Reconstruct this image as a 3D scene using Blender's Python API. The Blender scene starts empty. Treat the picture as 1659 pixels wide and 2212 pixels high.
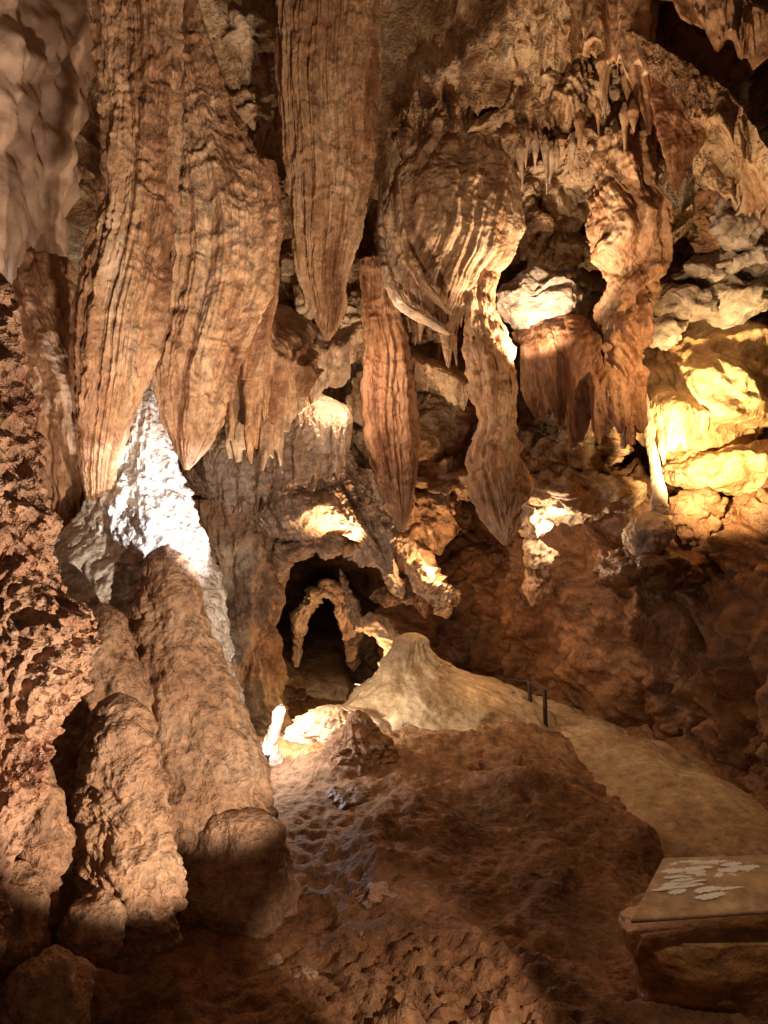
import bpy, math, numpy as np
from mathutils import Vector
sc=bpy.context.scene
H=2.4
HF=math.radians(50)
K=2*math.tan(HF/2)/1659.0
def P(px,py,d): return np.array([(px-829.5)*K*d, d, H-(py-1106)*K*d])
rng=np.random.default_rng(7)
# ---------------- noise
perm=rng.permutation(256); perm=np.concatenate([perm,perm,perm])
G=rng.normal(size=(256,3)); G/=np.linalg.norm(G,axis=1)[:,None]
def noise(p):
    pi=np.floor(p).astype(np.int64); f=p-pi; pi&=255
    u=f*f*f*(f*(f*6-15)+10)
    r=0
    for a in (0,1):
        wa=u[:,0] if a else 1-u[:,0]
        A=perm[pi[:,0]+a]
        for b in (0,1):
            wb=u[:,1] if b else 1-u[:,1]
            B=perm[A+pi[:,1]+b]
            for c in (0,1):
                wc=u[:,2] if c else 1-u[:,2]
                g=G[perm[B+pi[:,2]+c]]
                r=r+wa*wb*wc*(g[:,0]*(f[:,0]-a)+g[:,1]*(f[:,1]-b)+g[:,2]*(f[:,2]-c))
    return r*1.6
def fbm(p,o=4,g=.5):
    s=0;a=1
    for i in range(o):
        s=s+a*noise(p+i*17.3); a*=g; p=p*2.03
    return s
def billow(p,o=4,g=.5):
    s=0;a=1
    for i in range(o):
        s=s+a*np.abs(noise(p+i*11.7)); a*=g; p=p*2.07
    return s
def warp(p,f,a):
    return p+a*np.stack([noise(p*f+3.1),noise(p*f+41.7),noise(p*f+77.3)],1)
# ---------------- mesh helpers
def mesh_obj(name,V,F,mat,parent=None):
    me=bpy.data.meshes.new(name)
    V=np.asarray(V,dtype=np.float32); F=np.asarray(F,dtype=np.int32)
    me.vertices.add(len(V)); me.vertices.foreach_set('co',V.ravel())
    me.loops.add(F.size); me.loops.foreach_set('vertex_index',F.ravel())
    me.polygons.add(len(F)); n=F.shape[1]
    me.polygons.foreach_set('loop_start',np.arange(0,F.size,n,dtype=np.int32))
    try: me.polygons.foreach_set('loop_total',np.full(len(F),n,dtype=np.int32))
    except Exception: pass
    me.polygons.foreach_set('use_smooth',np.ones(len(F),dtype=bool))
    me.update(calc_edges=True); me.validate()
    me.materials.append(mat)
    ob=bpy.data.objects.new(name,me); sc.collection.objects.link(ob)
    if parent: ob.parent=parent
    return ob
def gridF(n,m,wrap,off=0):
    i=np.arange(n-1)[:,None]; j=np.arange(m if wrap else m-1)[None,:]; j2=(j+1)%m
    return np.stack([i*m+j,i*m+j2,(i+1)*m+j2,(i+1)*m+j],-1).reshape(-1,4)+off
def gnorm(V):
    du=np.gradient(V,axis=0); dv=np.gradient(V,axis=1)
    n=np.cross(du,dv); return n/(np.linalg.norm(n,axis=2,keepdims=True)+1e-9)
def loft_geo(rows,d=5,ratio=.7,flute=.05,ff=6,rough=.02,rf=6,nseg=120,nrow=160,twist=.05,zst=.035,bulk=0.0,seed=0,lumps=0,pw=1.0,oct3=.35):
    rows=sorted(rows,key=lambda r:r[0])
    py=np.array([r[0] for r in rows],float); L=np.array([r[1] for r in rows],float); R=np.array([r[2] for r in rows],float)
    D=np.array([r[3] if len(r)>3 else d for r in rows],float)
    t=np.linspace(0,1,nrow); yy=py[0]+(py[-1]-py[0])*t
    def itp(a):
        q=np.interp(yy,py,a); k=max(1,nrow//40); w=np.ones(2*k+1)/(2*k+1)
        qp=np.concatenate([2*q[0]-q[1:k+1][::-1],q,2*q[-1]-q[-k-1:-1][::-1]]); return np.convolve(qp,w,'valid')
    l=itp(L); r=itp(R); dd=itp(D)
    cx=(l+r)/2; rx=np.maximum((r-l)/2,.5)*K*dd
    X=(cx-829.5)*K*dd; Z=H-(yy-1106)*K*dd
    th=np.linspace(0,2*np.pi,nseg,endpoint=False)
    c=np.cos(th)[None];s=np.sin(th)[None]
    c2=np.sign(c)*np.abs(c)**pw; s2=np.sign(s)*np.abs(s)**pw
    ry=rx*ratio
    V=np.stack([X[:,None]+rx[:,None]*c2, dd[:,None]+ry[:,None]*s2, np.repeat(Z[:,None],nseg,1)],-1)
    p=V.reshape(-1,3)+seed*9.13
    sc_=np.minimum(1,rx/ .22)[:,None]
    fx=(cx.mean()-829.5)*K*dd.mean()+ (c2*np.ones((nrow,1)))*(rx.mean()*.5+rx[:,None]*.5)
    fy=dd.mean()+(s2*np.ones((nrow,1)))*(ry.mean()*.5+ry[:,None]*.5)
    pf=np.stack([fx,fy,np.repeat(Z[:,None],nseg,1)],-1).reshape(-1,3)+seed*9.13
    q=warp(pf,.9,twist)*np.array([ff,ff,ff*zst])
    disp=np.zeros(len(p))
    def rb(v):
        a=np.abs(v); return np.sqrt(a*a+.003)
    if flute: disp+=flute*(2*rb(noise(q))+.8*rb(noise(q*2.1+5))+oct3*rb(noise(q*4.7+9))-.8)*(1+.4*noise(p*.9+5))
    if rough: disp+=rough*(fbm(warp(p,rf*.5,.1)*rf,4,.55))
    if lumps: disp+=lumps*(billow(p*np.array([9,9,9.]),2)-.5)
    if bulk: disp+=bulk*noise(p*1.3)
    disp=disp.reshape(nrow,nseg)*sc_
    V[...,0]+=disp*c; V[...,1]+=disp*s
    caps=np.array([V[0].mean(0),V[-1].mean(0)])
    Vf=np.concatenate([V.reshape(-1,3),caps]); F=gridF(nrow,nseg,True)
    n=nrow*nseg
    je=np.arange(0,nseg,2)
    c1=np.stack([(je+2)%nseg,(je+1)%nseg,je,np.full(len(je),n)],1)
    b=(nrow-1)*nseg
    c2_=np.stack([b+je,b+(je+1)%nseg,b+(je+2)%nseg,np.full(len(je),n+1)],1)
    return Vf,np.concatenate([F,c1,c2_])
def join(geos):
    Vs=[];Fs=[];o=0
    for V,F in geos: Vs.append(V);Fs.append(F+o);o+=len(V)
    return np.concatenate(Vs),np.concatenate(Fs)
def loft(name,rows,mat,**k):
    V,F=loft_geo(rows,**k); return mesh_obj(name,V,F,mat)
def blob_geo(c,r,rough=.25,f=1.0,n=64,crag=.12,cf=2.2,seed=0,hf=.015,zs=1.0):
    th=np.linspace(0.001,np.pi-.001,n); ph=np.linspace(0,2*np.pi,2*n,endpoint=False)
    T,Q=np.meshgrid(th,ph,indexing='ij')
    D=np.stack([np.sin(T)*np.cos(Q),np.sin(T)*np.sin(Q),np.cos(T)],-1).reshape(-1,3)
    c=np.array(c,float); r=np.array(r,float)
    V=c+D*r*(1+rough*fbm(D*f+seed*7.7+c,2))[:,None]
    nn=D/r; nn/=np.linalg.norm(nn,axis=1)[:,None]
    q=warp(V,1.2,.25)*np.array([1,1,zs])
    V=V+nn*(crag*(.75-1.6*billow(q*cf,3,.5))+hf*fbm(V*12,3,.6))[:,None]*np.array([1,1,.8])
    return V,gridF(n,2*n,True)
def blob(name,px,py,d,wx,wz,mat,wy=None,**k):
    s=K*d; r=(wx*s,(wy if wy else wx)*s,wz*s)
    V,F=blob_geo(P(px,py,d),r,**k); return mesh_obj(name,V,F,mat)
def curtain_geo(top,lens,amp=.08,f=4,seed=0,m=260,n=90,th=.02,jag=.5,slant=0,rough=.012,rec=.45):
    T=np.array([P(*q) for q in top]); dd=np.array([q[2] for q in top],float)
    L=np.linspace(0,1,len(T)); s=np.linspace(0,1,m)
    def sm(q):
        k=max(1,m//16); w=np.ones(2*k+1)/(2*k+1)
        return np.convolve(np.concatenate([2*q[0]-q[1:k+1][::-1],q,2*q[-1]-q[-k-1:-1][::-1]]),w,'valid')
    c=np.stack([sm(np.interp(s,L,T[:,i])) for i in range(3)],1); d_=np.interp(s,L,dd)
    ln=sm(np.interp(s,np.linspace(0,1,len(lens)),lens))*K*d_
    arc=np.concatenate([[0],np.cumsum(np.linalg.norm(np.diff(c,axis=0),axis=1))])
    a3=np.stack([arc*f,np.full(m,seed*3.7),np.zeros(m)],1)
    n1=noise(a3); n2=noise(a3*2.7+9); n0=noise(a3*.35+31)
    ln=ln*(1+.5*n0)*(1-jag*np.minimum(1,2.2*np.abs(n1))*.7-jag*.45*np.minimum(1,2*np.abs(n2)))
    endt=np.minimum(1,np.minimum(s,1-s)*9)**.6; ln=ln*(.25+.75*endt)
    tg=np.gradient(c,axis=0); tg[:,2]=0; tg/=np.linalg.norm(tg,axis=1)[:,None]; nr=np.stack([tg[:,1],-tg[:,0],np.zeros(m)],1)
    t=np.linspace(0,1,n)
    fold=amp*((n1+.5*n2)*2)[None]*(.2+.8*t[:,None])
    V=c[None]+nr[None]*fold[...,None]; V=V.copy(); V[...,2]-=t[:,None]*ln[None]; V[...,0]+=slant*(t[:,None]*ln[None])
    bk=np.clip(1-t/.3,0,1)**2*rec
    V[...,1]+=bk[:,None]; V[...,2]+=bk[:,None]*.25+ (.1*n0)[None]*(1-t[:,None])
    V[...,1]+=((1-endt)**2*rec*.6)[None]
    p=V.reshape(-1,3); dz=rough*fbm(p*np.array([9,9,4]),3,.6)+.05*noise(p*np.array([3,3,1.2]))+rough*1.5*billow(p*np.array([4,4,2.5]),2)
    V=V+nr[None]*dz.reshape(n,m,1)
    thk=th*(1.6-t)[:,None,None]*np.minimum(1,np.minimum(s,1-s)*12)[None,:,None]+.002
    A=V+nr[None]*thk; B=V-nr[None]*thk
    W_=np.concatenate([A,B[::-1]],0)
    return W_.reshape(-1,3),gridF(2*n,m,False)
def curtain(name,top,lens,mat,**k):
    V,F=curtain_geo(top,lens,**k); return mesh_obj(name,V,F,mat)
# ---------------- materials
def rock(name,cols,scale=1.2,streak=0.0,rough=.6,bump=.5,bs=14,spec=.4,pits=0.0,bd=.06,var=1.0):
    m=bpy.data.materials.new(name); m.use_nodes=True; nt=m.node_tree; N=nt.nodes; Lk=nt.links
    b=N['Principled BSDF']
    tc=N.new('ShaderNodeTexCoord'); mp=N.new('ShaderNodeMapping')
    mp.inputs['Scale'].default_value=(1,1,1-streak*.92)
    Lk.new(tc.outputs['Object'],mp.inputs[0])
    n1=N.new('ShaderNodeTexNoise'); n1.inputs['Scale'].default_value=scale*(1+2.5*streak); n1.inputs['Detail'].default_value=4; n1.inputs['Roughness'].default_value=.62
    Lk.new(mp.outputs[0],n1.inputs[0])
    cr=N.new('ShaderNodeValToRGB'); e=cr.color_ramp.elements
    pos=[.33+.34*i/(len(cols)-1) for i in range(len(cols))]
    e[0].position=pos[0]; e[0].color=(*cols[0],1); e[1].position=pos[-1]; e[1].color=(*cols[-1],1)
    for p_,c_ in zip(pos[1:-1],cols[1:-1]):
        x=e.new(p_); x.color=(*c_,1)
    Lk.new(n1.outputs[0],cr.inputs[0])
    n3=N.new('ShaderNodeTexNoise'); n3.inputs['Scale'].default_value=bs; n3.inputs['Detail'].default_value=4; n3.inputs['Roughness'].default_value=.7
    mp2=N.new('ShaderNodeMapping'); mp2.inputs['Scale'].default_value=(1,1,1-streak*.55); Lk.new(tc.outputs['Object'],mp2.inputs[0]); Lk.new(mp2.outputs[0],n3.inputs[0])
    mr=N.new('ShaderNodeMapRange'); mr.inputs[1].default_value=.32; mr.inputs[2].default_value=.68; mr.inputs[3].default_value=1-.5*var; mr.inputs[4].default_value=1+.35*var
    Lk.new(n3.outputs[0],mr.inputs[0])
    mx=N.new('ShaderNodeMix'); mx.data_type='RGBA'; mx.blend_type='MULTIPLY'; mx.inputs[0].default_value=1
    Lk.new(cr.outputs[0],mx.inputs[6]); Lk.new(mr.outputs[0],mx.inputs[7]); Lk.new(mx.outputs[2],b.inputs['Base Color'])
    h=n3.outputs[0]
    if pits:
        vo=N.new('ShaderNodeTexVoronoi'); vo.inputs['Scale'].default_value=bs*1.8
        Lk.new(mp2.outputs[0],vo.inputs['Vector'])
        ad=N.new('ShaderNodeMath'); ad.operation='MULTIPLY_ADD'; ad.inputs[1].default_value=pits*.6
        Lk.new(vo.outputs['Distance'],ad.inputs[0]); Lk.new(n3.outputs[0],ad.inputs[2]); h=ad.outputs[0]
    bp=N.new('ShaderNodeBump'); bp.inputs['Strength'].default_value=bump; bp.inputs['Distance'].default_value=bd
    Lk.new(h,bp.inputs['Height']); Lk.new(bp.outputs[0],b.inputs['Normal'])
    mr2=N.new('ShaderNodeMapRange'); mr2.inputs[1].default_value=.35; mr2.inputs[2].default_value=.65; mr2.inputs[3].default_value=max(.05,rough-.2); mr2.inputs[4].default_value=min(1,rough+.2)
    Lk.new(n1.outputs[0],mr2.inputs[0]); Lk.new(mr2.outputs[0],b.inputs['Roughness'])
    b.inputs['Specular IOR Level'].default_value=spec
    return m
M_drape=rock('drape_stone',[(.19,.085,.042),(.34,.18,.095),(.44,.26,.145),(.5,.34,.22)],streak=.85,scale=1.1,bump=.5,bs=17,var=.85)
M_drape2=rock('drape_stone_dark',[(.15,.06,.03),(.27,.13,.065),(.38,.21,.12)],streak=.9,scale=1.4,bump=.5,bs=17,var=.8)
M_shield=rock('shield_stone',[(.26,.14,.075),(.39,.235,.135),(.49,.34,.22)],streak=.9,scale=1.2,bump=.5,bs=14,var=.8)
M_pale=rock('pale_flowstone',[(.34,.2,.12),(.48,.33,.22),(.56,.43,.32)],scale=1.2,bump=.4,bs=8,rough=.5)
M_smooth=rock('smooth_flowstone',[(.36,.22,.15),(.45,.3,.21),(.52,.38,.28)],scale=.9,bump=.25,bs=6,rough=.6,var=.4)
M_white=rock('white_calcite',[(.36,.25,.18),(.58,.5,.44),(.7,.65,.6)],scale=1.6,bump=.8,bs=14,pits=.6,var=.6)
M_brown=rock('brown_stone',[(.23,.115,.06),(.36,.205,.12),(.46,.3,.19)],scale=1.6,bump=.8,bs=17)
M_knob=rock('knobbly_red_stone',[(.2,.08,.045),(.36,.19,.11),(.46,.28,.18)],scale=3,bump=.9,bs=13,pits=.9,rough=.5,spec=.5)
M_wall=rock('cave_wall_rock',[(.15,.075,.035),(.35,.2,.11),(.49,.33,.2),(.58,.45,.31)],scale=1.1,bump=.95,bs=6.5,bd=.1)
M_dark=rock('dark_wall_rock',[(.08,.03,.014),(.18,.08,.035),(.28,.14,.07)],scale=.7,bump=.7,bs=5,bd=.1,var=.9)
M_floor=rock('clay_floor',[(.14,.06,.027),(.24,.115,.055),(.33,.185,.1)],scale=1.6,bump=.9,bs=13,rough=.85,bd=.05,spec=.2)
M_path=rock('path_clay',[(.28,.17,.09),(.4,.27,.155),(.5,.37,.24)],scale=1.5,bump=.55,bs=10,rough=.85,spec=.2,var=.7)
M_wet=rock('wet_flowstone',[(.16,.09,.055),(.3,.19,.12),(.44,.32,.23)],scale=1.6,bump=.9,bs=12,rough=.25,spec=1.0,pits=.5)
M_yel=rock('ochre_stone',[(.36,.2,.09),(.52,.34,.17),(.62,.48,.3)],scale=1.4,bump=.6,bs=6,bd=.08)
M_grey=rock('grey_stone',[(.22,.15,.11),(.38,.3,.24),(.5,.43,.37)],scale=2,bump=.6,bs=7)

# ---------------- cave shell
def make_shell():
    n,m=680,960
    t=np.linspace(0,1,n); ph=np.radians(np.linspace(-128,128,m))
    tz=np.array([0,.12,.5,.68,.82,.92,1.]); z=np.interp(t,tz,[-.8,-.2,4.2,6.2,7.4,8.1,8.3]); r=np.interp(t,tz,[1,1,1.0,.86,.6,.3,.02])
    w=np.ones(25)/25
    def sm(a): return np.convolve(np.concatenate([2*a[0]-a[1:13][::-1],a,2*a[-1]-a[-13:-1][::-1]]),w,'valid')
    z=sm(z); r=np.maximum(sm(r),.01)
    S,C=np.sin(ph),np.cos(ph); ex=.8
    X=1.0+5.6*r[:,None]*(np.sign(S)*np.abs(S)**ex)[None]; Y=3+9*r[:,None]*(np.sign(C)*np.abs(C)**ex)[None]
    V=np.stack([X,Y,np.repeat(z[:,None],m,1)],-1)
    N_=gnorm(V)
    cen=np.array([1,3,2.5]); sgn=np.sign(((V-cen)*N_).sum(-1,keepdims=True)); N_=N_*sgn
    p=V.reshape(-1,3)
    q=warp(p,.5,.7)
    d=.8*fbm(q*.38,3)+.9*(billow(q*.75,3,.55)-.5)
    q2=warp(p,1.3,.35)
    d+= .65*(billow(q2*1.7,3,.5)-.4)+.22*(billow(q2*np.array([4.6,4.6,3.4])+7,3,.55)-.4)
    low=1/(1+np.exp((p[:,2]-2.6)/.3))
    d=d*(1-.45*low)+.3*low
    d+= -.14*np.abs(noise(warp(p,.7,.3)*np.array([4,4,.5])))
    for (px,py,dd,rad,dep) in [(705,1340,11.5,.8,3.6),(790,1400,11.5,.6,2.6),(1090,600,11.5,.5,2.0),(1170,880,11.6,.6,1.6),(740,925,11.5,.25,1.5),(880,60,10.5,.4,1.4),(1290,180,9.6,.35,1.2),(520,120,9.5,.5,1.6)]:
        c=P(px,py,dd); rr=np.sqrt((p[:,0]-c[0])**2+(p[:,2]-c[2])**2)*(1+.4*noise(p*1.7)+.15*noise(p*5)); ok=p[:,1]>6
        s=1/(1+np.exp(np.clip((rr-rad)/.06,-30,30))); d+=np.where(ok,s*dep,0)
    V=V+N_*d.reshape(n,m,1)
    mesh_obj('cave_wall',V.reshape(-1,3),gridF(n,m,False),M_wall)
make_shell()

def sheet(name,path,prof,mat,n=260,m=300,a=(.3,.2,.06),f=.6,fl=0,ffl=4,oc=4):
    path=np.array(path,float); prof=np.array(prof,float)
    def res(A,k):
        L=np.concatenate([[0],np.cumsum(np.linalg.norm(np.diff(A,axis=0),axis=1))]); t=np.linspace(0,L[-1],k)
        q=np.stack([np.interp(t,L,A[:,i]) for i in range(2)],1)
        w=k//22; kk=np.ones(2*w+1)/(2*w+1); o=[]
        for i in range(2):
            a_=q[:,i]; o.append(np.convolve(np.concatenate([2*a_[0]-a_[1:w+1][::-1],a_,2*a_[-1]-a_[-w-1:-1][::-1]]),kk,'valid'))
        return np.stack(o,1)
    pa=res(path,m); pr=res(prof,n)
    tg=np.gradient(pa,axis=0); tg/=np.linalg.norm(tg,axis=1)[:,None]; nr=np.stack([-tg[:,1],tg[:,0]],1)
    XY=pa[None]+pr[:,0][:,None,None]*nr[None]
    V=np.concatenate([XY,np.repeat(pr[:,1][:,None,None],m,1)],-1)
    N_=gnorm(V); p=V.reshape(-1,3); q=warp(p,f,.5)
    d=a[0]*fbm(q*f,2)+a[1]*(billow(q*f*2,oc,.5)-.5)+a[2]*fbm(warp(p,2,.2)*5,4,.6)
    if fl: d+=fl*np.abs(noise(warp(p,.8,.3)*np.array([ffl,ffl,ffl*.15])))
    V=V+N_*d.reshape(n,m,1)
    return mesh_obj(name,V.reshape(-1,3),gridF(n,m,False),mat)

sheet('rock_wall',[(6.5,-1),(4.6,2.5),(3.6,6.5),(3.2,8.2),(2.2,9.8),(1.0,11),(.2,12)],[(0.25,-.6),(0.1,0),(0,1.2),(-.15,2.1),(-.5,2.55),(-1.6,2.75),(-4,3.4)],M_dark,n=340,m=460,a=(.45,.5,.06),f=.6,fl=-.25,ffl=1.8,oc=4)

# ---------------- floor
def floor_h(x,y):
    p=np.stack([x,y,np.zeros_like(x)],1)
    h=.14*fbm(p*.7+5,2)+.10*(billow(warp(p,1,.3)*1.5,4)-.4)+.025*fbm(warp(p,3,.1)*5,4,.6)
    pit=np.exp(-(((x-.25)/.7)**2+((y-3.9)/.65)**2)**2)
    h+=pit*.10*(billow(warp(p,5,.05)*7,3,.6)-.35)
    c=P(1000,1600,8.0); r=np.sqrt(((x-c[0]))**2+((y-c[1])*.6)**2+.01)
    h+=.26*np.exp(-(r/1.4)**2)
    edge=.62+ (9.2-y)*.16+.12*np.sin(y*2)+.08*noise(p*2.5)
    e=1/(1+np.exp(np.clip((x-edge-.55)/.14,-30,30)))
    h+=.14*e*(1/(1+np.exp((4.6-y)/.3)))*np.exp(-((y-6.6)/2.6)**4)
    h-=.35/(1+np.exp(-(y-8.6)/.4))*e*(x<.9)
    c2=P(1110,1960,5.4); r2=np.sqrt(((x-c2[0])*.8)**2+((y-c2[1])*.8)**2)+.09*noise(p*2)+.03*noise(p*6)
    h+=.11*np.exp(-((r2-.75)/.10)**2)*(1/(1+np.exp(-(y-c2[1]+.1)/.2)))*(.7+noise(p*1.7))
    c3=P(1080,1680,7); r3=np.sqrt(((x-c3[0])*.8)**2+((y-c3[1])*1.2)**2)+.05*noise(p*3); h-=.2*np.exp(-(r3/.28)**2)
    return h
def make_floor():
    n,m=720,760
    y=.2+13.3*np.linspace(0,1,n)**1.25; x=np.linspace(-5,6.5,m)
    Y,X=np.meshgrid(y,x,indexing='ij'); h=floor_h(X.ravel(),Y.ravel())
    mesh_obj('cave_floor',np.stack([X.ravel(),Y.ravel(),h],1),gridF(n,m,False),M_floor)
make_floor()
loft('flowstone_mound',[(1368,876,900),(1374,862,914),(1390,850,923),(1415,840,930),(1440,820,960),(1470,790,1040),(1500,755,1120),(1540,715,1180),(1580,690,1215),(1640,650,1260),(1720,600,1300)],M_path,d=8.6,ratio=.9,flute=.05,ff=3,rough=.06,rf=3,bulk=.12,nseg=280,nrow=220,twist=.3,zst=.3)
def make_path():
    pts=np.array([(.9,12),(1.5,10.2),(2.05,9.0),(2.35,7.8),(2.4,6.6),(2.5,5.4),(2.8,4),(3.5,2.2)])
    t=np.linspace(0,len(pts)-1,300); cx=np.interp(t,range(len(pts)),pts[:,0]); cy=np.interp(t,range(len(pts)),pts[:,1])
    k=np.ones(31)/31; cx=np.convolve(np.pad(cx,15,mode='edge'),k,'valid')
    w=np.linspace(-.75,.75,100)
    e=.25*noise(np.stack([t*2,t*0+3,t*0],1))
    X=cx[:,None]+(w[None]*(1+e[:,None])); Y=np.repeat(cy[:,None],100,1)
    h=floor_h(X.ravel(),Y.ravel()).reshape(X.shape)
    hm=h.mean(1,keepdims=True); Z=.7*h+.3*hm+.22*(1-(np.abs(w)/.75)**2)[None]-.08
    mesh_obj('footpath',np.stack([X,Y,Z],-1).reshape(-1,3),gridF(300,100,False),M_path)
make_path()

# ---------------- left group
sheet('flowstone_wall',[(-4.8,8.0),(-3.4,7.4),(-2.55,6.9),(-2.36,6.3),(-2.65,5.6),(-3.0,4.8),(-3.2,3.4)],[(-.3,-.4),(-.1,1.5),(0,3.2),(-.1,5),(.5,7.5)],M_smooth,a=(.3,.28,.02),f=.6,oc=3)
loft('drapery',[(-150,175,400,4.7),(0,190,388),(200,206,392),(300,220,385),(450,218,372),(600,182,362),(700,162,348),(800,160,332),(900,165,290,5.1),(1010,175,250,5.35),(1120,190,230,5.7)],M_drape,d=5,ratio=.55,flute=.078,ff=8,rough=.022,rf=9,nseg=460,nrow=380)
loft('drapery',[(-150,330,400),(0,335,425),(90,345,455),(250,350,515),(360,352,572),(470,350,604),(600,345,592),(700,340,560),(800,335,515),(900,345,490),(960,370,455),(1015,398,408)],M_drape,d=5.3,ratio=.4,flute=.066,ff=7,rough=.02,rf=9,nseg=460,nrow=380,oct3=.5,seed=2)
loft('drapery',[(350,540,600),(470,520,612),(640,520,600),(720,525,585),(820,520,545)],M_drape2,d=5.6,ratio=.6,flute=.05,ff=9,nseg=160)
loft('stalagmite',[(806,304,314),(815,292,326),(850,278,342),(900,255,358),(1000,215,382),(1100,165,412),(1200,110,450),(1300,60,480),(1400,60,490),(1500,60,517),(1600,60,535),(1700,60,568),(1800,60,600),(1950,60,640)],M_white,d=5.7,ratio=.75,flute=.03,ff=5,rough=.05,rf=5,nseg=300,nrow=360,lumps=.03,bulk=.06,zst=.15)
loft('column',[(560,-20,150,6.2),(700,20,180,6.1),(850,70,240),(1000,80,235),(1100,95,230),(1200,80,250),(1400,60,250)],M_drape,d=5.9,ratio=.8,flute=.07,ff=6,rough=.06,rf=4,bulk=.1,nseg=220,nrow=260)
loft('stalagmite',[(1178,350,358),(1183,332,374),(1195,320,390),(1230,306,415),(1300,285,440),(1400,268,464),(1500,258,502),(1600,250,528),(1700,230,562),(1800,205,602),(1870,190,632),(1950,170,660)],M_brown,d=5.05,ratio=.6,flute=.03,ff=3,zst=.3,rough=.05,rf=4,nseg=300,nrow=320,lumps=.015,bulk=.12)
loft('stalagmite',[(1303,217,230),(1309,200,250),(1325,186,268),(1360,174,288),(1450,160,318),(1600,130,340),(1800,100,360)],M_brown,d=4.85,ratio=.8,flute=0,rough=.05,rf=5,nseg=200,lumps=.015,bulk=.08,seed=1)
loft('stalagmite',[(1496,250,258),(1502,232,278),(1520,210,298),(1555,188,322),(1650,172,342),(1750,163,362),(1850,158,378),(1950,160,385),(2020,180,380),(2060,200,360)],M_brown,d=4.05,ratio=.8,flute=0,rough=.05,rf=6,nseg=300,nrow=300,lumps=.03,bulk=.07,seed=2)
loft('boulder',[(1745,480,530),(1755,450,560),(1785,410,592),(1840,380,612),(1900,370,622),(1960,385,612),(2010,420,590)],M_brown,d=4.85,ratio=.8,flute=0,rough=.06,rf=3,nseg=220,nrow=160,bulk=.16,seed=5)
loft('column',[(585,-40,0),(590,-90,10),(605,-120,35),(700,-120,42),(800,-120,52),(900,-130,72),(1000,-140,92),(1100,-140,100),(1250,-140,120),(1310,-140,165),(1350,-140,200),(1420,-140,207),(1500,-150,165),(1600,-160,110),(1700,-160,95),(1800,-170,40),(1950,-200,0),(2212,-200,-20)],M_knob,d=3.1,ratio=.8,flute=0,rough=.05,rf=9,nseg=360,nrow=420,lumps=.05)
loft('stalagmite',[(1632,80,92),(1645,60,110),(1700,25,135),(1800,-20,155),(1900,-40,140),(2000,-60,120),(2100,-60,120)],M_brown,d=3.75,ratio=.8,flute=0,rough=.05,rf=6,lumps=.02,bulk=.07,seed=3)
blob('boulder',198,2008,3.7,66,76,M_brown,crag=.03,rough=.2,n=90)
blob('boulder',110,2160,3.3,90,90,M_brown,crag=.05,rough=.25,n=90)
blob('boulder',10,2010,3.5,80,130,M_brown,crag=.05,rough=.25,n=90)

# ---------------- centre
loft('drapery',[(-150,585,828),(0,600,816),(200,602,812),(300,612,806),(400,622,800),(500,632,786),(560,642,768),(600,652,752),(660,675,748),(700,690,735),(735,700,712)],M_drape,d=7,ratio=.5,flute=.062,ff=8.5,rough=.012,rf=9,nseg=500,nrow=340,oct3=.6)
loft('drapery',[(300,900,1090),(345,860,1105),(390,835,1110),(430,822,1112),(500,820,1112),(560,826,1092),(600,832,1060),(640,850,1030),(670,880,1005),(700,920,985),(722,952,968)],M_shield,d=7.85,ratio=.4,flute=.06,ff=5.5,rough=.03,rf=4,nseg=420,nrow=300,twist=.25,seed=4,bulk=.08)
def ribbon(name,pts,w,mat,thick=.5,seed=0,n=200,s=60,am=.6):
    pts=np.array([P(*q) for q in pts]); L=np.linspace(0,1,len(pts)); t=np.linspace(0,1,n)
    c=np.stack([np.interp(t,L,pts[:,i]) for i in range(3)],1)
    k=np.ones(21)/21; c=np.stack([np.convolve(np.pad(c[:,i],10,mode='reflect',reflect_type='odd'),k,'valid') for i in range(3)],1)
    tg=np.gradient(c,axis=0); tg/=np.linalg.norm(tg,axis=1)[:,None]
    a=np.cross(tg,[0,1,0]); a/=np.linalg.norm(a,axis=1)[:,None]; b=np.cross(tg,a)
    th=np.linspace(0,2*np.pi,s,endpoint=False); tt=np.clip(t,0,1); ww=w*np.clip(np.sin(np.pi*tt),.02,1)**.4
    V=c[:,None]+a[:,None]*(np.cos(th)[None,:,None]*ww[:,None,None])+b[:,None]*(np.sin(th)[None,:,None]*ww[:,None,None]*thick)
    p=V.reshape(-1,3); dr=(V-c[:,None]).reshape(-1,3)
    V=p+dr*(am*fbm(warp(p,2,.2)*4+seed,4,.6)+.3*noise(p*1.5+seed))[:,None]
    return mesh_obj(name,V,gridF(n,s,True),mat)
ribbon('drapery_edge',[(822,400,7.75),(822,500,7.5),(832,590,7.4),(862,655,7.4),(915,690,7.5),(968,722,7.7)],.045,M_pale,thick=3,seed=4,am=.3)
ribbon('drapery_edge',[(858,380,7.6),(862,470,7.45),(885,560,7.4),(925,630,7.4),(975,680,7.55)],.04,M_shield,thick=3,seed=5,am=.3)
loft('stalactite',[(540,1000,1085),(650,1000,1065),(750,1005,1108),(850,1012,1116),(920,1040,1112),(980,1003,1125),(1050,1010,1142),(1110,1035,1125),(1150,1065,1112),(1178,1088,1098)],M_drape,d=7.9,ratio=.8,flute=.06,ff=9,rough=.03,nseg=260,nrow=280,twist=.15,zst=.08)
loft('stalactite',[(560,780,860),(640,785,855),(760,790,885),(850,783,893),(950,790,896),(1040,815,894),(1100,842,888),(1150,862,874)],M_drape2,d=8.7,ratio=.8,flute=.06,ff=10,rough=.03,nseg=240,nrow=220)
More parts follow.
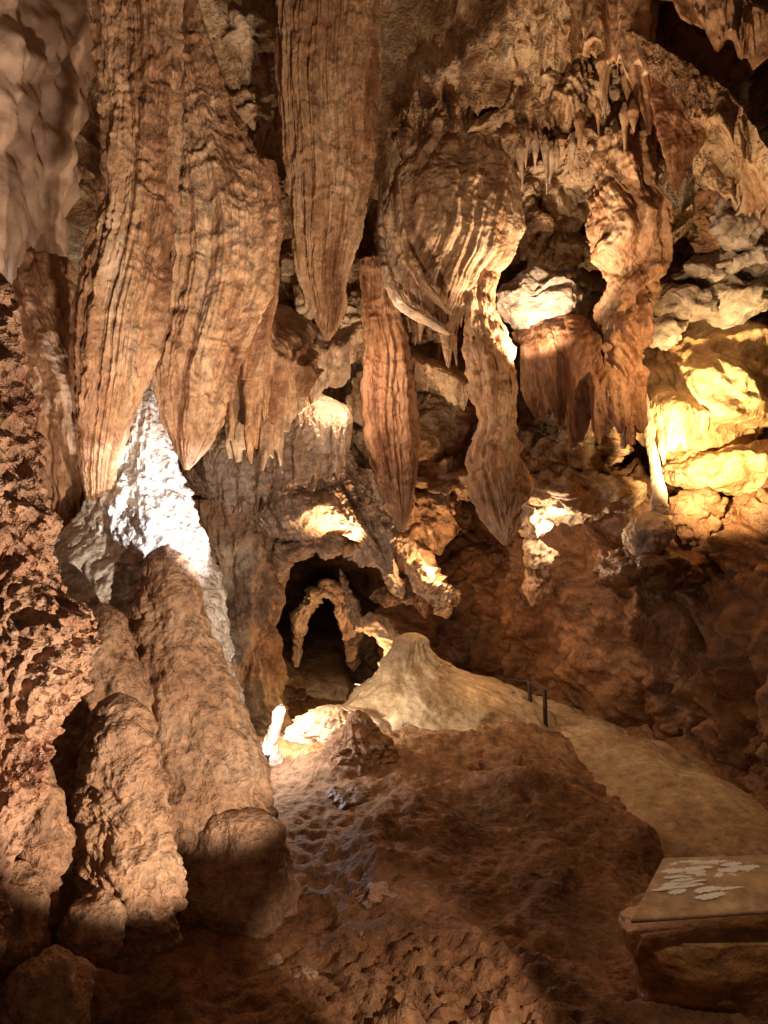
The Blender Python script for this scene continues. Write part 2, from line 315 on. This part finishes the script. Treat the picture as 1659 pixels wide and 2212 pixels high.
def drips(name,n,box,lr,rr,mat,dr,seed=0):
    r=np.random.default_rng(seed); g=[]
    for i in range(n):
        px=r.uniform(box[0],box[2]); py=r.uniform(box[1],box[3]); ln=r.uniform(*lr)*(.4+r.random()); w=r.uniform(*rr); dd=r.uniform(*dr); wob=r.normal()*w*.5
        rows=[(py-50,px-w*.6,px+w*.6),(py-25,px-w*2.2,px+w*2.2),(py,px-w*1.2,px+w*1.2),(py+ln*.4,px-w*.8+wob*.4,px+w*.8+wob*.4),(py+ln*.8,px-w*.4+wob,px+w*.4+wob),(py+ln,px-1+wob,px+1+wob)]
        g.append(loft_geo(rows,d=dd,ratio=.9,flute=.02,ff=10,rough=.03,rf=8,nseg=24,nrow=44))
    V,F=join(g); return mesh_obj(name,V,F,mat)
drips('stalactite_cluster',30,(840,100,1010,330),(20,60),(3,8),M_wall,(8.8,9.6),1)
drips('stalactite_cluster',10,(1120,320,1260,360),(20,70),(3,6),M_pale,(8.5,9),2)
drips('stalactite_cluster',20,(880,600,1000,760),(30,80),(4,10),M_wall,(8.6,9.2),3)
drips('stalactite_cluster',16,(540,140,600,520),(30,70),(4,10),M_wall,(8,8.8),4)
drips('stalactite_cluster',18,(1250,30,1420,320),(20,80),(3,8),M_drape,(7.4,8.4),15)
def clutter(name,n,box,sz,dr,mat,seed,crag=.1):
    r=np.random.default_rng(seed); g=[]
    for i in range(n):
        dd=r.uniform(*dr); s=K*dd*r.uniform(*sz)
        g.append(blob_geo(P(r.uniform(box[0],box[2]),r.uniform(box[1],box[3]),dd),(s*r.uniform(.7,1.5),s,s*r.uniform(.5,1.2)),crag=crag,cf=2.6,rough=.5,n=46,seed=i,f=1.3,hf=.02))
    return mesh_obj(name,*join(g),mat)
clutter('rock_lumps',16,(600,560,790,900),(22,50),(9.4,10.2),M_wall,31)
clutter('rock_lumps',22,(880,740,1010,1120),(22,55),(9.4,10.4),M_wall,32)
clutter('rock_lumps',20,(1110,820,1330,1090),(22,55),(9.2,10.2),M_wall,33)
clutter('rock_lumps',18,(1110,380,1280,560),(25,55),(9.2,10.0),M_wall,34)
clutter('rock_lumps',14,(440,40,600,420),(25,55),(7.8,9.0),M_wall,35)
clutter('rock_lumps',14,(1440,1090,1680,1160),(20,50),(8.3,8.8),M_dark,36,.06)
curtain('drapery',[(480,720,6.3),(540,690,6.1),(600,720,6.2),(660,770,6.6)],[230,290,230,130],M_drape,amp=.14,f=4,seed=1,jag=.4,m=320,n=120,th=.04,rough=.02)
curtain('drapery',[(490,830,6.6),(560,790,6.4),(650,800,6.6)],[140,190,140],M_pale,amp=.12,f=5,seed=5,jag=.4,m=300,th=.03,rough=.02)
curtain('drapery',[(590,640,7.4),(640,690,7.2),(700,740,7.3),(770,700,7.6)],[150,170,130,80],M_pale,amp=.14,f=3.4,seed=2,jag=.4,m=280,th=.04,rough=.03)
curtain('drapery',[(590,890,8.3),(660,860,8.1),(760,900,8.2)],[140,200,120],M_wet,amp=.14,f=3,seed=12,jag=.4,th=.05,rough=.03)
curtain('drapery',[(430,930,8.4),(520,960,8.3),(620,950,8.3),(700,970,8.4)],[130,150,120,100],M_wet,amp=.14,f=3,seed=6,jag=.5,th=.05,rough=.03)
curtain('drapery',[(880,740,8.9),(950,780,8.7),(1010,820,8.8)],[80,110,80],M_wall,amp=.14,f=3,seed=7,jag=.5,th=.05,rough=.03)
curtain('drapery',[(1130,720,8.5),(1190,690,8.1),(1250,690,8.0),(1310,730,8.2)],[160,310,230,150],M_drape2,amp=.16,f=3,seed=9,jag=.35,m=300,n=120,th=.05,rough=.025)
curtain('drapery',[(1230,800,8.0),(1310,780,7.8),(1400,820,8.0)],[170,200,110],M_drape,amp=.14,f=3.5,seed=10,jag=.45,m=280,th=.04,rough=.02)
curtain('drapery',[(1390,880,8.4),(1450,840,8.2),(1530,880,8.5)],[110,150,80],M_yel,amp=.14,f=3,seed=11,jag=.45,th=.05,rough=.02)
# upper right folds
curtain('drapery',[(1230,-90,7.6),(1290,-60,7.2),(1360,-40,7.1),(1430,-20,7.2)],[150,200,260,150],M_drape,amp=.2,f=3,seed=13,jag=.35,m=300,n=140,th=.06,rough=.03)
curtain('rock_fold',[(1380,60,7.1),(1480,110,6.8),(1570,190,6.6),(1720,400,6.4)],[90,120,130,110],M_wall,amp=.16,f=2.4,seed=14,jag=.3,m=320,n=120,th=.16,rec=.7,rough=.05)
curtain('rock_fold',[(1440,-100,6.6),(1530,-60,6.3),(1640,-10,6.2),(1800,60,6.3)],[150,180,210,220],M_drape,amp=.22,f=2.4,seed=15,jag=.3,m=320,n=140,th=.12,rec=.7,rough=.05)
curtain('rock_fold',[(1480,230,7.8),(1560,240,7.5),(1640,350,7.4),(1760,430,7.3)],[120,190,160,140],M_wall,amp=.2,f=2.2,seed=16,jag=.35,m=320,n=140,th=.12,rec=.7,rough=.05)
loft('drapery',[(-100,1430,1600),(60,1410,1590),(180,1405,1570),(260,1415,1545),(320,1430,1515),(370,1443,1485),(415,1455,1462)],M_drape2,d=7.4,ratio=.3,flute=.05,ff=3,rough=.03,nseg=220,nrow=220,twist=.3)
loft('drapery',[(-100,1280,1420),(60,1310,1415),(150,1350,1412),(250,1390,1412),(290,1400,1406)],M_drape2,d=7.7,ratio=.5,flute=.06,ff=6,rough=.03,nseg=160)

# mid shelf
blob('flowstone',560,1000,9.6,170,100,M_wet,wy=130,crag=.15,cf=1.4,rough=.25,n=140)
blob('flowstone',690,1080,9.4,175,80,M_wet,wy=130,crag=.15,cf=1.6,rough=.25,n=140,seed=2)
loft('flowstone',[(850,640,690),(950,640,750),(1050,680,800),(1120,720,845),(1180,780,850),(1240,835,850)],M_wet,d=8.8,ratio=.6,flute=.09,ff=6,rough=.07,rf=5,lumps=.05,nseg=260,nrow=260,zst=.1)
loft('column',[(1080,420,620),(1200,440,612),(1300,450,606),(1400,460,600),(1500,440,610),(1620,400,640)],M_wall,d=9.7,ratio=.9,flute=.16,ff=2.5,rough=.09,rf=2.5,bulk=.15,zst=.25,nseg=260,nrow=240,twist=.3)
blob('rock_lump',890,900,9.9,120,130,M_wall,crag=.16,rough=.3,n=130)
blob('rock_lump',1165,650,8.6,90,58,M_grey,wy=80,crag=.1,cf=2.4,rough=.2,n=130,seed=3)
ribbon('rock_ledge',[(850,1160,9.7),(885,1200,9.7),(920,1250,9.6),(950,1290,9.6),(966,1335,9.6)],.17,M_pale,thick=1.6,seed=6,am=.7)
ribbon('rock_ledge',[(800,1290,10),(870,1280,9.8),(930,1300,9.8),(990,1280,10)],.14,M_wall,thick=2,seed=7,am=.7)
blob('rock_lump',1150,1130,9.0,46,30,M_pale,crag=.06,cf=3,rough=.5,n=90,seed=7)
blob('rock_lump',1165,1195,9.1,32,34,M_pale,crag=.06,cf=3,rough=.5,n=90,seed=17)
blob('rock_lump',1160,1255,9.3,26,40,M_wall,crag=.06,cf=3,rough=.5,n=90,seed=18)
blob('rock_lump',1230,1070,9.4,130,50,M_wall,crag=.14,rough=.3,n=110,seed=8)
lump=[(900,60,9.5,120,90),(1050,120,9.3,130,100),(1180,60,9,120,100),(1230,210,9.2,110,90),(1100,280,9.6,120,70),(960,260,10,110,90),(1200,420,9.7,120,80),(1320,330,9,90,80)]
g=[]
for i,(a,b_,d_,w,h) in enumerate(lump):
    s=K*d_; V,F=blob_geo(P(a,b_,d_),(w*s,w*s,h*s),crag=.26,cf=2.4,rough=.35,n=140,seed=i,hf=.04); g.append((V,F))
mesh_obj('ceiling_boxwork_rock',*join(g),M_wall)

# ---------------- right group
loft('column',[(300,1300,1400),(420,1270,1430),(500,1262,1440),(580,1300,1432),(650,1305,1405),(720,1300,1395),(800,1310,1390),(860,1330,1390),(960,1345,1375)],M_drape,d=8,ratio=.8,flute=.1,ff=5,rough=.06,rf=3,lumps=.02,nseg=260,nrow=260,twist=.5,zst=.2)
loft('slender_column',[(850,1380,1400),(920,1388,1408),(1000,1402,1425),(1060,1408,1438),(1112,1405,1445)],M_pale,d=8,ratio=.9,flute=.02,ff=9,rough=.05,rf=8,nseg=60)
loft('stalagmite',[(1104,1402,1420),(1110,1385,1435),(1122,1365,1447),(1145,1348,1454),(1170,1350,1450),(1195,1368,1436),(1215,1385,1420)],M_pale,d=8,ratio=.9,flute=0,rough=.04,nseg=120,seed=4)
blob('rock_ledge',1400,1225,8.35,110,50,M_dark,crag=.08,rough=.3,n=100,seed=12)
blob('bright_rock_slab',1540,850,9.0,175,140,M_yel,wy=120,crag=.22,cf=1.1,rough=.3,n=170)
blob('bright_rock_slab',1610,1015,8.9,180,55,M_yel,wy=120,crag=.1,rough=.2,n=140,seed=3)
for i,(a,b_,d_,w,h) in enumerate([(1465,660,8.3,70,40),(1525,590,8.2,60,32),(1600,480,8.0,80,45),(1640,560,8.1,70,35),(1590,650,8.3,100,35),(1430,710,8.4,45,35),(1560,420,8.3,60,40)]):
    blob('rock_lump',a,b_,d_,w,h,M_grey,crag=.09,cf=2.2,rough=.45,n=100,seed=20+i)
ribbon('rock_fold',[(1520,280,8.0),(1560,380,8.0),(1550,470,8.1),(1520,560,8.2)],.18,M_drape,thick=1.0,seed=9)
ribbon('rock_arch',[(600,1260,9.6),(612,1195,9.6),(680,1165,9.5),(760,1172,9.4),(830,1215,9.4),(870,1290,9.5)],.13,M_pale,thick=1.8,seed=1,am=.8)
ribbon('rock_arch',[(735,1230,10.1),(755,1290,9.9),(768,1345,9.8),(822,1352,9.7),(850,1395,9.7),(836,1450,9.8),(790,1490,9.9)],.085,M_pale,thick=1.6,seed=2,am=.9)
ribbon('rock_arch',[(640,1440,11.6),(650,1330,11.6),(690,1270,11.5),(740,1290,11.5),(760,1380,11.6),(765,1450,11.7)],.12,M_pale,thick=1.6,seed=12,am=.9)

# ---------------- floor stones
loft('stalagmite',[(1534,768,778),(1542,755,792),(1560,742,808),(1600,715,830),(1640,695,860),(1700,670,890),(1760,650,900)],M_floor,d=6.9,ratio=.8,flute=0,rough=.08,bulk=.12,nseg=160)
blob('boulder',750,1740,6.3,60,36,M_dark,crag=.05,rough=.3,n=80)
blob('boulder',1085,1655,6.95,62,36,M_floor,crag=.06,rough=.35,n=90,seed=3)
for i,(a,b_,d_,w,h) in enumerate([(820,1945,4.9,46,26),(785,2035,4.5,36,22),(655,2120,4.2,34,20),(590,2075,4.4,18,10),(515,2050,4.5,12,10),(460,2045,4.5,10,9)]):
    blob('stone',a,b_,d_,w,h,M_brown,crag=.02,rough=.5,n=56,seed=i)
loft('flowstone_mound',[(1524,700,745),(1540,660,800),(1570,625,830),(1620,590,860),(1690,560,880),(1780,540,900)],M_pale,d=7.8,ratio=.6,flute=.05,ff=4,rough=.08,bulk=.08,nseg=240,zst=.3)
loft('stalagmite',[(1524,600,614),(1535,590,616),(1560,584,612),(1590,575,600),(1620,560,596),(1660,545,612)],M_pale,d=7.1,ratio=.9,flute=.03,rough=.12,rf=5,bulk=.1,nseg=100)

# ---------------- simple materials
def plain(name,c,rough=.5,metal=0,em=None,es=0):
    m=bpy.data.materials.new(name); m.use_nodes=True; b=m.node_tree.nodes['Principled BSDF']
    n=m.node_tree.nodes.new('ShaderNodeTexNoise'); n.inputs['Scale'].default_value=20
    cr=m.node_tree.nodes.new('ShaderNodeValToRGB'); cr.color_ramp.elements[0].color=(*[x*.75 for x in c],1); cr.color_ramp.elements[1].color=(*[min(1,x*1.2) for x in c],1)
    m.node_tree.links.new(n.outputs[0],cr.inputs[0]); m.node_tree.links.new(cr.outputs[0],b.inputs['Base Color'])
    b.inputs['Roughness'].default_value=rough; b.inputs['Metallic'].default_value=metal
    if em: b.inputs['Emission Color'].default_value=(*em,1); b.inputs['Emission Strength'].default_value=es
    return m
M_metal=plain('painted_metal',(.05,.04,.035),.5,.6)
M_lens=plain('lamp_lens',(.8,.8,.8),.3,0,(.9,.95,1),25)
M_lensw=plain('lamp_lens_warm',(.8,.8,.8),.3,0,(1,.75,.4),10)
def empty(name,loc):
    e=bpy.data.objects.new(name,None); e.location=loc; sc.collection.objects.link(e); return e
def cyl(name,p0,p1,r,mat,parent=None,s=16):
    p0=np.array(p0,float);p1=np.array(p1,float); a=p1-p0; a/=np.linalg.norm(a); u=np.cross(a,[.3,.9,.1]); u/=np.linalg.norm(u); v=np.cross(a,u)
    th=np.linspace(0,2*np.pi,s,endpoint=False); ring=np.cos(th)[:,None]*u+np.sin(th)[:,None]*v
    V=np.stack([p0+ring*.01*r,p0+ring*r,p1+ring*r,p1+ring*.01*r]); ob=mesh_obj(name,V.reshape(-1,3),gridF(4,s,True),mat)
    ob.data.polygons.foreach_set('use_smooth',np.zeros(len(ob.data.polygons),dtype=bool))
    if parent: ob.parent=parent
    return ob
def floodlight(loc,tgt,r,lens):
    e=empty('floodlight',(0,0,0)); loc=np.array(loc); a=np.array(tgt)-loc; a=a/np.linalg.norm(a)
    cyl('housing',loc-a*.14,loc,r,M_metal,e,24); cyl('rim',loc-a*.01,loc+a*.015,r*1.1,M_metal,e,24); cyl('lens',loc+a*.016,loc+a*.02,r*.9,lens,e,24)
    cyl('bracket',loc-a*.07,loc-a*.07-np.array([0,0,.3]),.012,M_metal,e)
floodlight(P(572,1630,6.9),P(600,1500,6.9),.045,M_lens)
floodlight(P(772,1482,9.5),P(780,1380,9.6),.035,M_lensw)
re_=empty('metal_railing',(0,0,0))
cyl('post',P(1180,1600,8.2),P(1176,1490,8.2),.022,M_metal,re_)
cyl('post_b',P(1148,1545,8.6),P(1142,1468,8.6),.02,M_metal,re_)
cyl('rail',P(1176,1495,8.2),P(1142,1472,8.6),.014,M_metal,re_)
cyl('rail_b',P(1142,1472,8.6),P(1040,1462,9.6),.012,M_metal,re_)
cyl('post_c',P(1040,1530,9.6),P(1040,1458,9.6),.018,M_metal,re_)

ip=empty('information_panel',(0,0,0))
M_board=rock('panel_board',[(.3,.17,.08),(.4,.26,.14),(.46,.32,.2)],scale=3,bump=.15,bs=6,rough=.65)
M_mark=plain('panel_pale_marks',(.8,.74,.66),.6)  # pale blotches scattered over the board
M_base=rock('panel_plinth',[(.26,.11,.035),(.42,.2,.07),(.5,.28,.12)],scale=3,bump=.4,bs=10,rough=.5)
A=P(1432,1852,4.25);B=P(1800,1842,4.25);C=P(1760,1960,3.75);D=P(1362,1988,3.75)
def slab(name,q,th,mat,par):
    q=[np.array(x,float) for x in q]; nrm=np.cross(q[1]-q[0],q[3]-q[0]); nrm/=np.linalg.norm(nrm)
    if nrm[2]<0: nrm=-nrm
    V=[x for x in q]+[x-nrm*th for x in q]
    F=[(0,1,2,3),(7,6,5,4),(0,4,5,1),(1,5,6,2),(2,6,7,3),(3,7,4,0)]
    me=bpy.data.meshes.new(name); me.from_pydata([tuple(v) for v in V],[],F); me.materials.append(mat)
    ob=bpy.data.objects.new(name,me); sc.collection.objects.link(ob); ob.parent=par
    bm=ob.modifiers.new('bev','BEVEL'); bm.width=.008; bm.segments=3
    return ob,nrm
_,nr=slab('board',[A,B,C,D],.02,M_board,ip)
V,F=loft_geo([(1992,1356,1790),(2010,1345,1800),(2060,1352,1800),(2095,1368,1790),(2190,1385,1790)],d=4.0,ratio=.4,flute=0,rough=.03,bulk=.05,nseg=160,nrow=70,pw=.6)
o=mesh_obj('plinth',V,F,M_base); o.parent=ip
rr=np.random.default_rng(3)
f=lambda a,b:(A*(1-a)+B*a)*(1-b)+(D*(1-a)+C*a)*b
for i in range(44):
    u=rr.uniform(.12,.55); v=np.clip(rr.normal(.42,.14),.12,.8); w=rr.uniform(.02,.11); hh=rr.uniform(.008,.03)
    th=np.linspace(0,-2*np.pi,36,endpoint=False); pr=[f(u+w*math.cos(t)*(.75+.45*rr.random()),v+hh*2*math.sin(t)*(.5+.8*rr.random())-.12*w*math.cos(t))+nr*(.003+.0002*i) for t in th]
    me=bpy.data.meshes.new('pale_mark'); me.from_pydata([tuple(x) for x in pr],[],[tuple(range(36))]); me.materials.append(M_mark)
    ob=bpy.data.objects.new('pale_stroke',me); sc.collection.objects.link(ob); ob.parent=ip

# ---------------- lights
def spot(name,loc,tgt,e,col,ang=60,blend=.5,size=.05):
    l=bpy.data.lights.new(name,'SPOT'); l.energy=e; l.color=col; l.spot_size=math.radians(ang); l.spot_blend=blend; l.shadow_soft_size=size
    o=bpy.data.objects.new('cave_or_fill_lamp',l); o.location=tuple(loc); dv=Vector(tuple(np.array(tgt)-np.array(loc))); o.rotation_euler=dv.to_track_quat('-Z','Y').to_euler(); sc.collection.objects.link(o)  # one object name for the cave's own lamps and the added fill spots
def point(name,loc,e,col,size=.05):
    l=bpy.data.lights.new(name,'POINT'); l.energy=e; l.color=col; l.shadow_soft_size=size
    o=bpy.data.objects.new('cave_or_fill_lamp',l); o.location=tuple(loc); sc.collection.objects.link(o)  # same name for cave lamps and the fill added in the tunnel
W=(1,.74,.48); WW=(1,.6,.28); N1=(1,.78,.57)
spot('lamp_key',(1.0,2.2,.45),P(270,980,5),820,N1,64,.2,.03)
spot('lamp_center',P(1000,1950,4.4)+np.array([0,0,.2]),P(800,450,7.3),660,W,62,.6,.04)
spot('lamp_cool',P(720,1300,4.7),P(345,1080,5.5),400,(.95,.96,1),44,.7,.03)
point('lamp_niche',P(600,1560,6.75),40,(.88,.94,1))
spot('lamp_mound',P(585,1500,7.2),P(700,1620,7.6),130,(1,.88,.66),110,.6)
spot('lamp_right',P(1500,1060,7.3),P(1570,920,8.6),720,(1,.72,.33),100,.7,.04)
spot('lamp_ceiling',P(1150,800,7.6),P(1080,100,9.2),350,W,100,.6,.04)
spot('lamp_back',P(760,1200,8.6),P(650,850,9),130,WW,100,.6)
point('lamp_small',P(945,1220,9.2),32,WW)
point('lamp_small_b',P(1200,1140,8.7),26,(1,.75,.5))
point('lamp_mid',P(740,810,8.0),55,W)
point('lamp_col',P(1450,760,7.3),32,WW)
spot('lamp_wall_right',P(1000,1500,7.5),P(1180,1330,10),50,WW,65,.9,.1)
spot('lamp_upper_right',P(1200,900,6.0),P(1560,180,7),300,(1,.7,.4),75,.7)
spot('fill_wall_left',(-1.0,3.3,1.7),P(60,350,6),300,(1,.77,.58),66,.8)  # unseen fill spot, added to brighten the left wall
spot('fill_mound',(-.2,4.4,3.2),P(950,1480,8.6),210,(1,.74,.45),60,.9,.08)  # added overhead spot with no visible source, lifts the mound
spot('lamp_path',(1.9,4.6,3.0),P(1400,1680,7.5),50,(1,.74,.45),60,.9,.08)
spot('lamp_patch',(1.0,2.6,1.0),P(880,2130,4.2),130,N1,34,.5,.02)
spot('fill_panel',(1.3,3.0,2.6),P(1560,1920,4.0),40,N1,40,.7,.03)  # unseen spot added above the panel to make it brighter
point('lamp_tunnel',P(800,1440,9.4),22,WW)
point('fill_tunnel',P(700,1350,11.0),9,WW)  # fill light added inside the tunnel, no fixture there
w=bpy.data.worlds.new("World"); sc.world=w; w.use_nodes=True
bg=w.node_tree.nodes['Background']; bg.inputs[0].default_value=(1,.58,.36,1); bg.inputs[1].default_value=.12
cam=bpy.data.cameras.new('cam'); co=bpy.data.objects.new('cam',cam); sc.collection.objects.link(co)
co.location=(0,0,H); co.rotation_euler=(math.radians(90),0,0); cam.sensor_fit='HORIZONTAL'; cam.angle=HF; cam.clip_end=200; sc.camera=co
sc.view_settings.view_transform='Standard'; sc.view_settings.look='None'; sc.view_settings.exposure=0
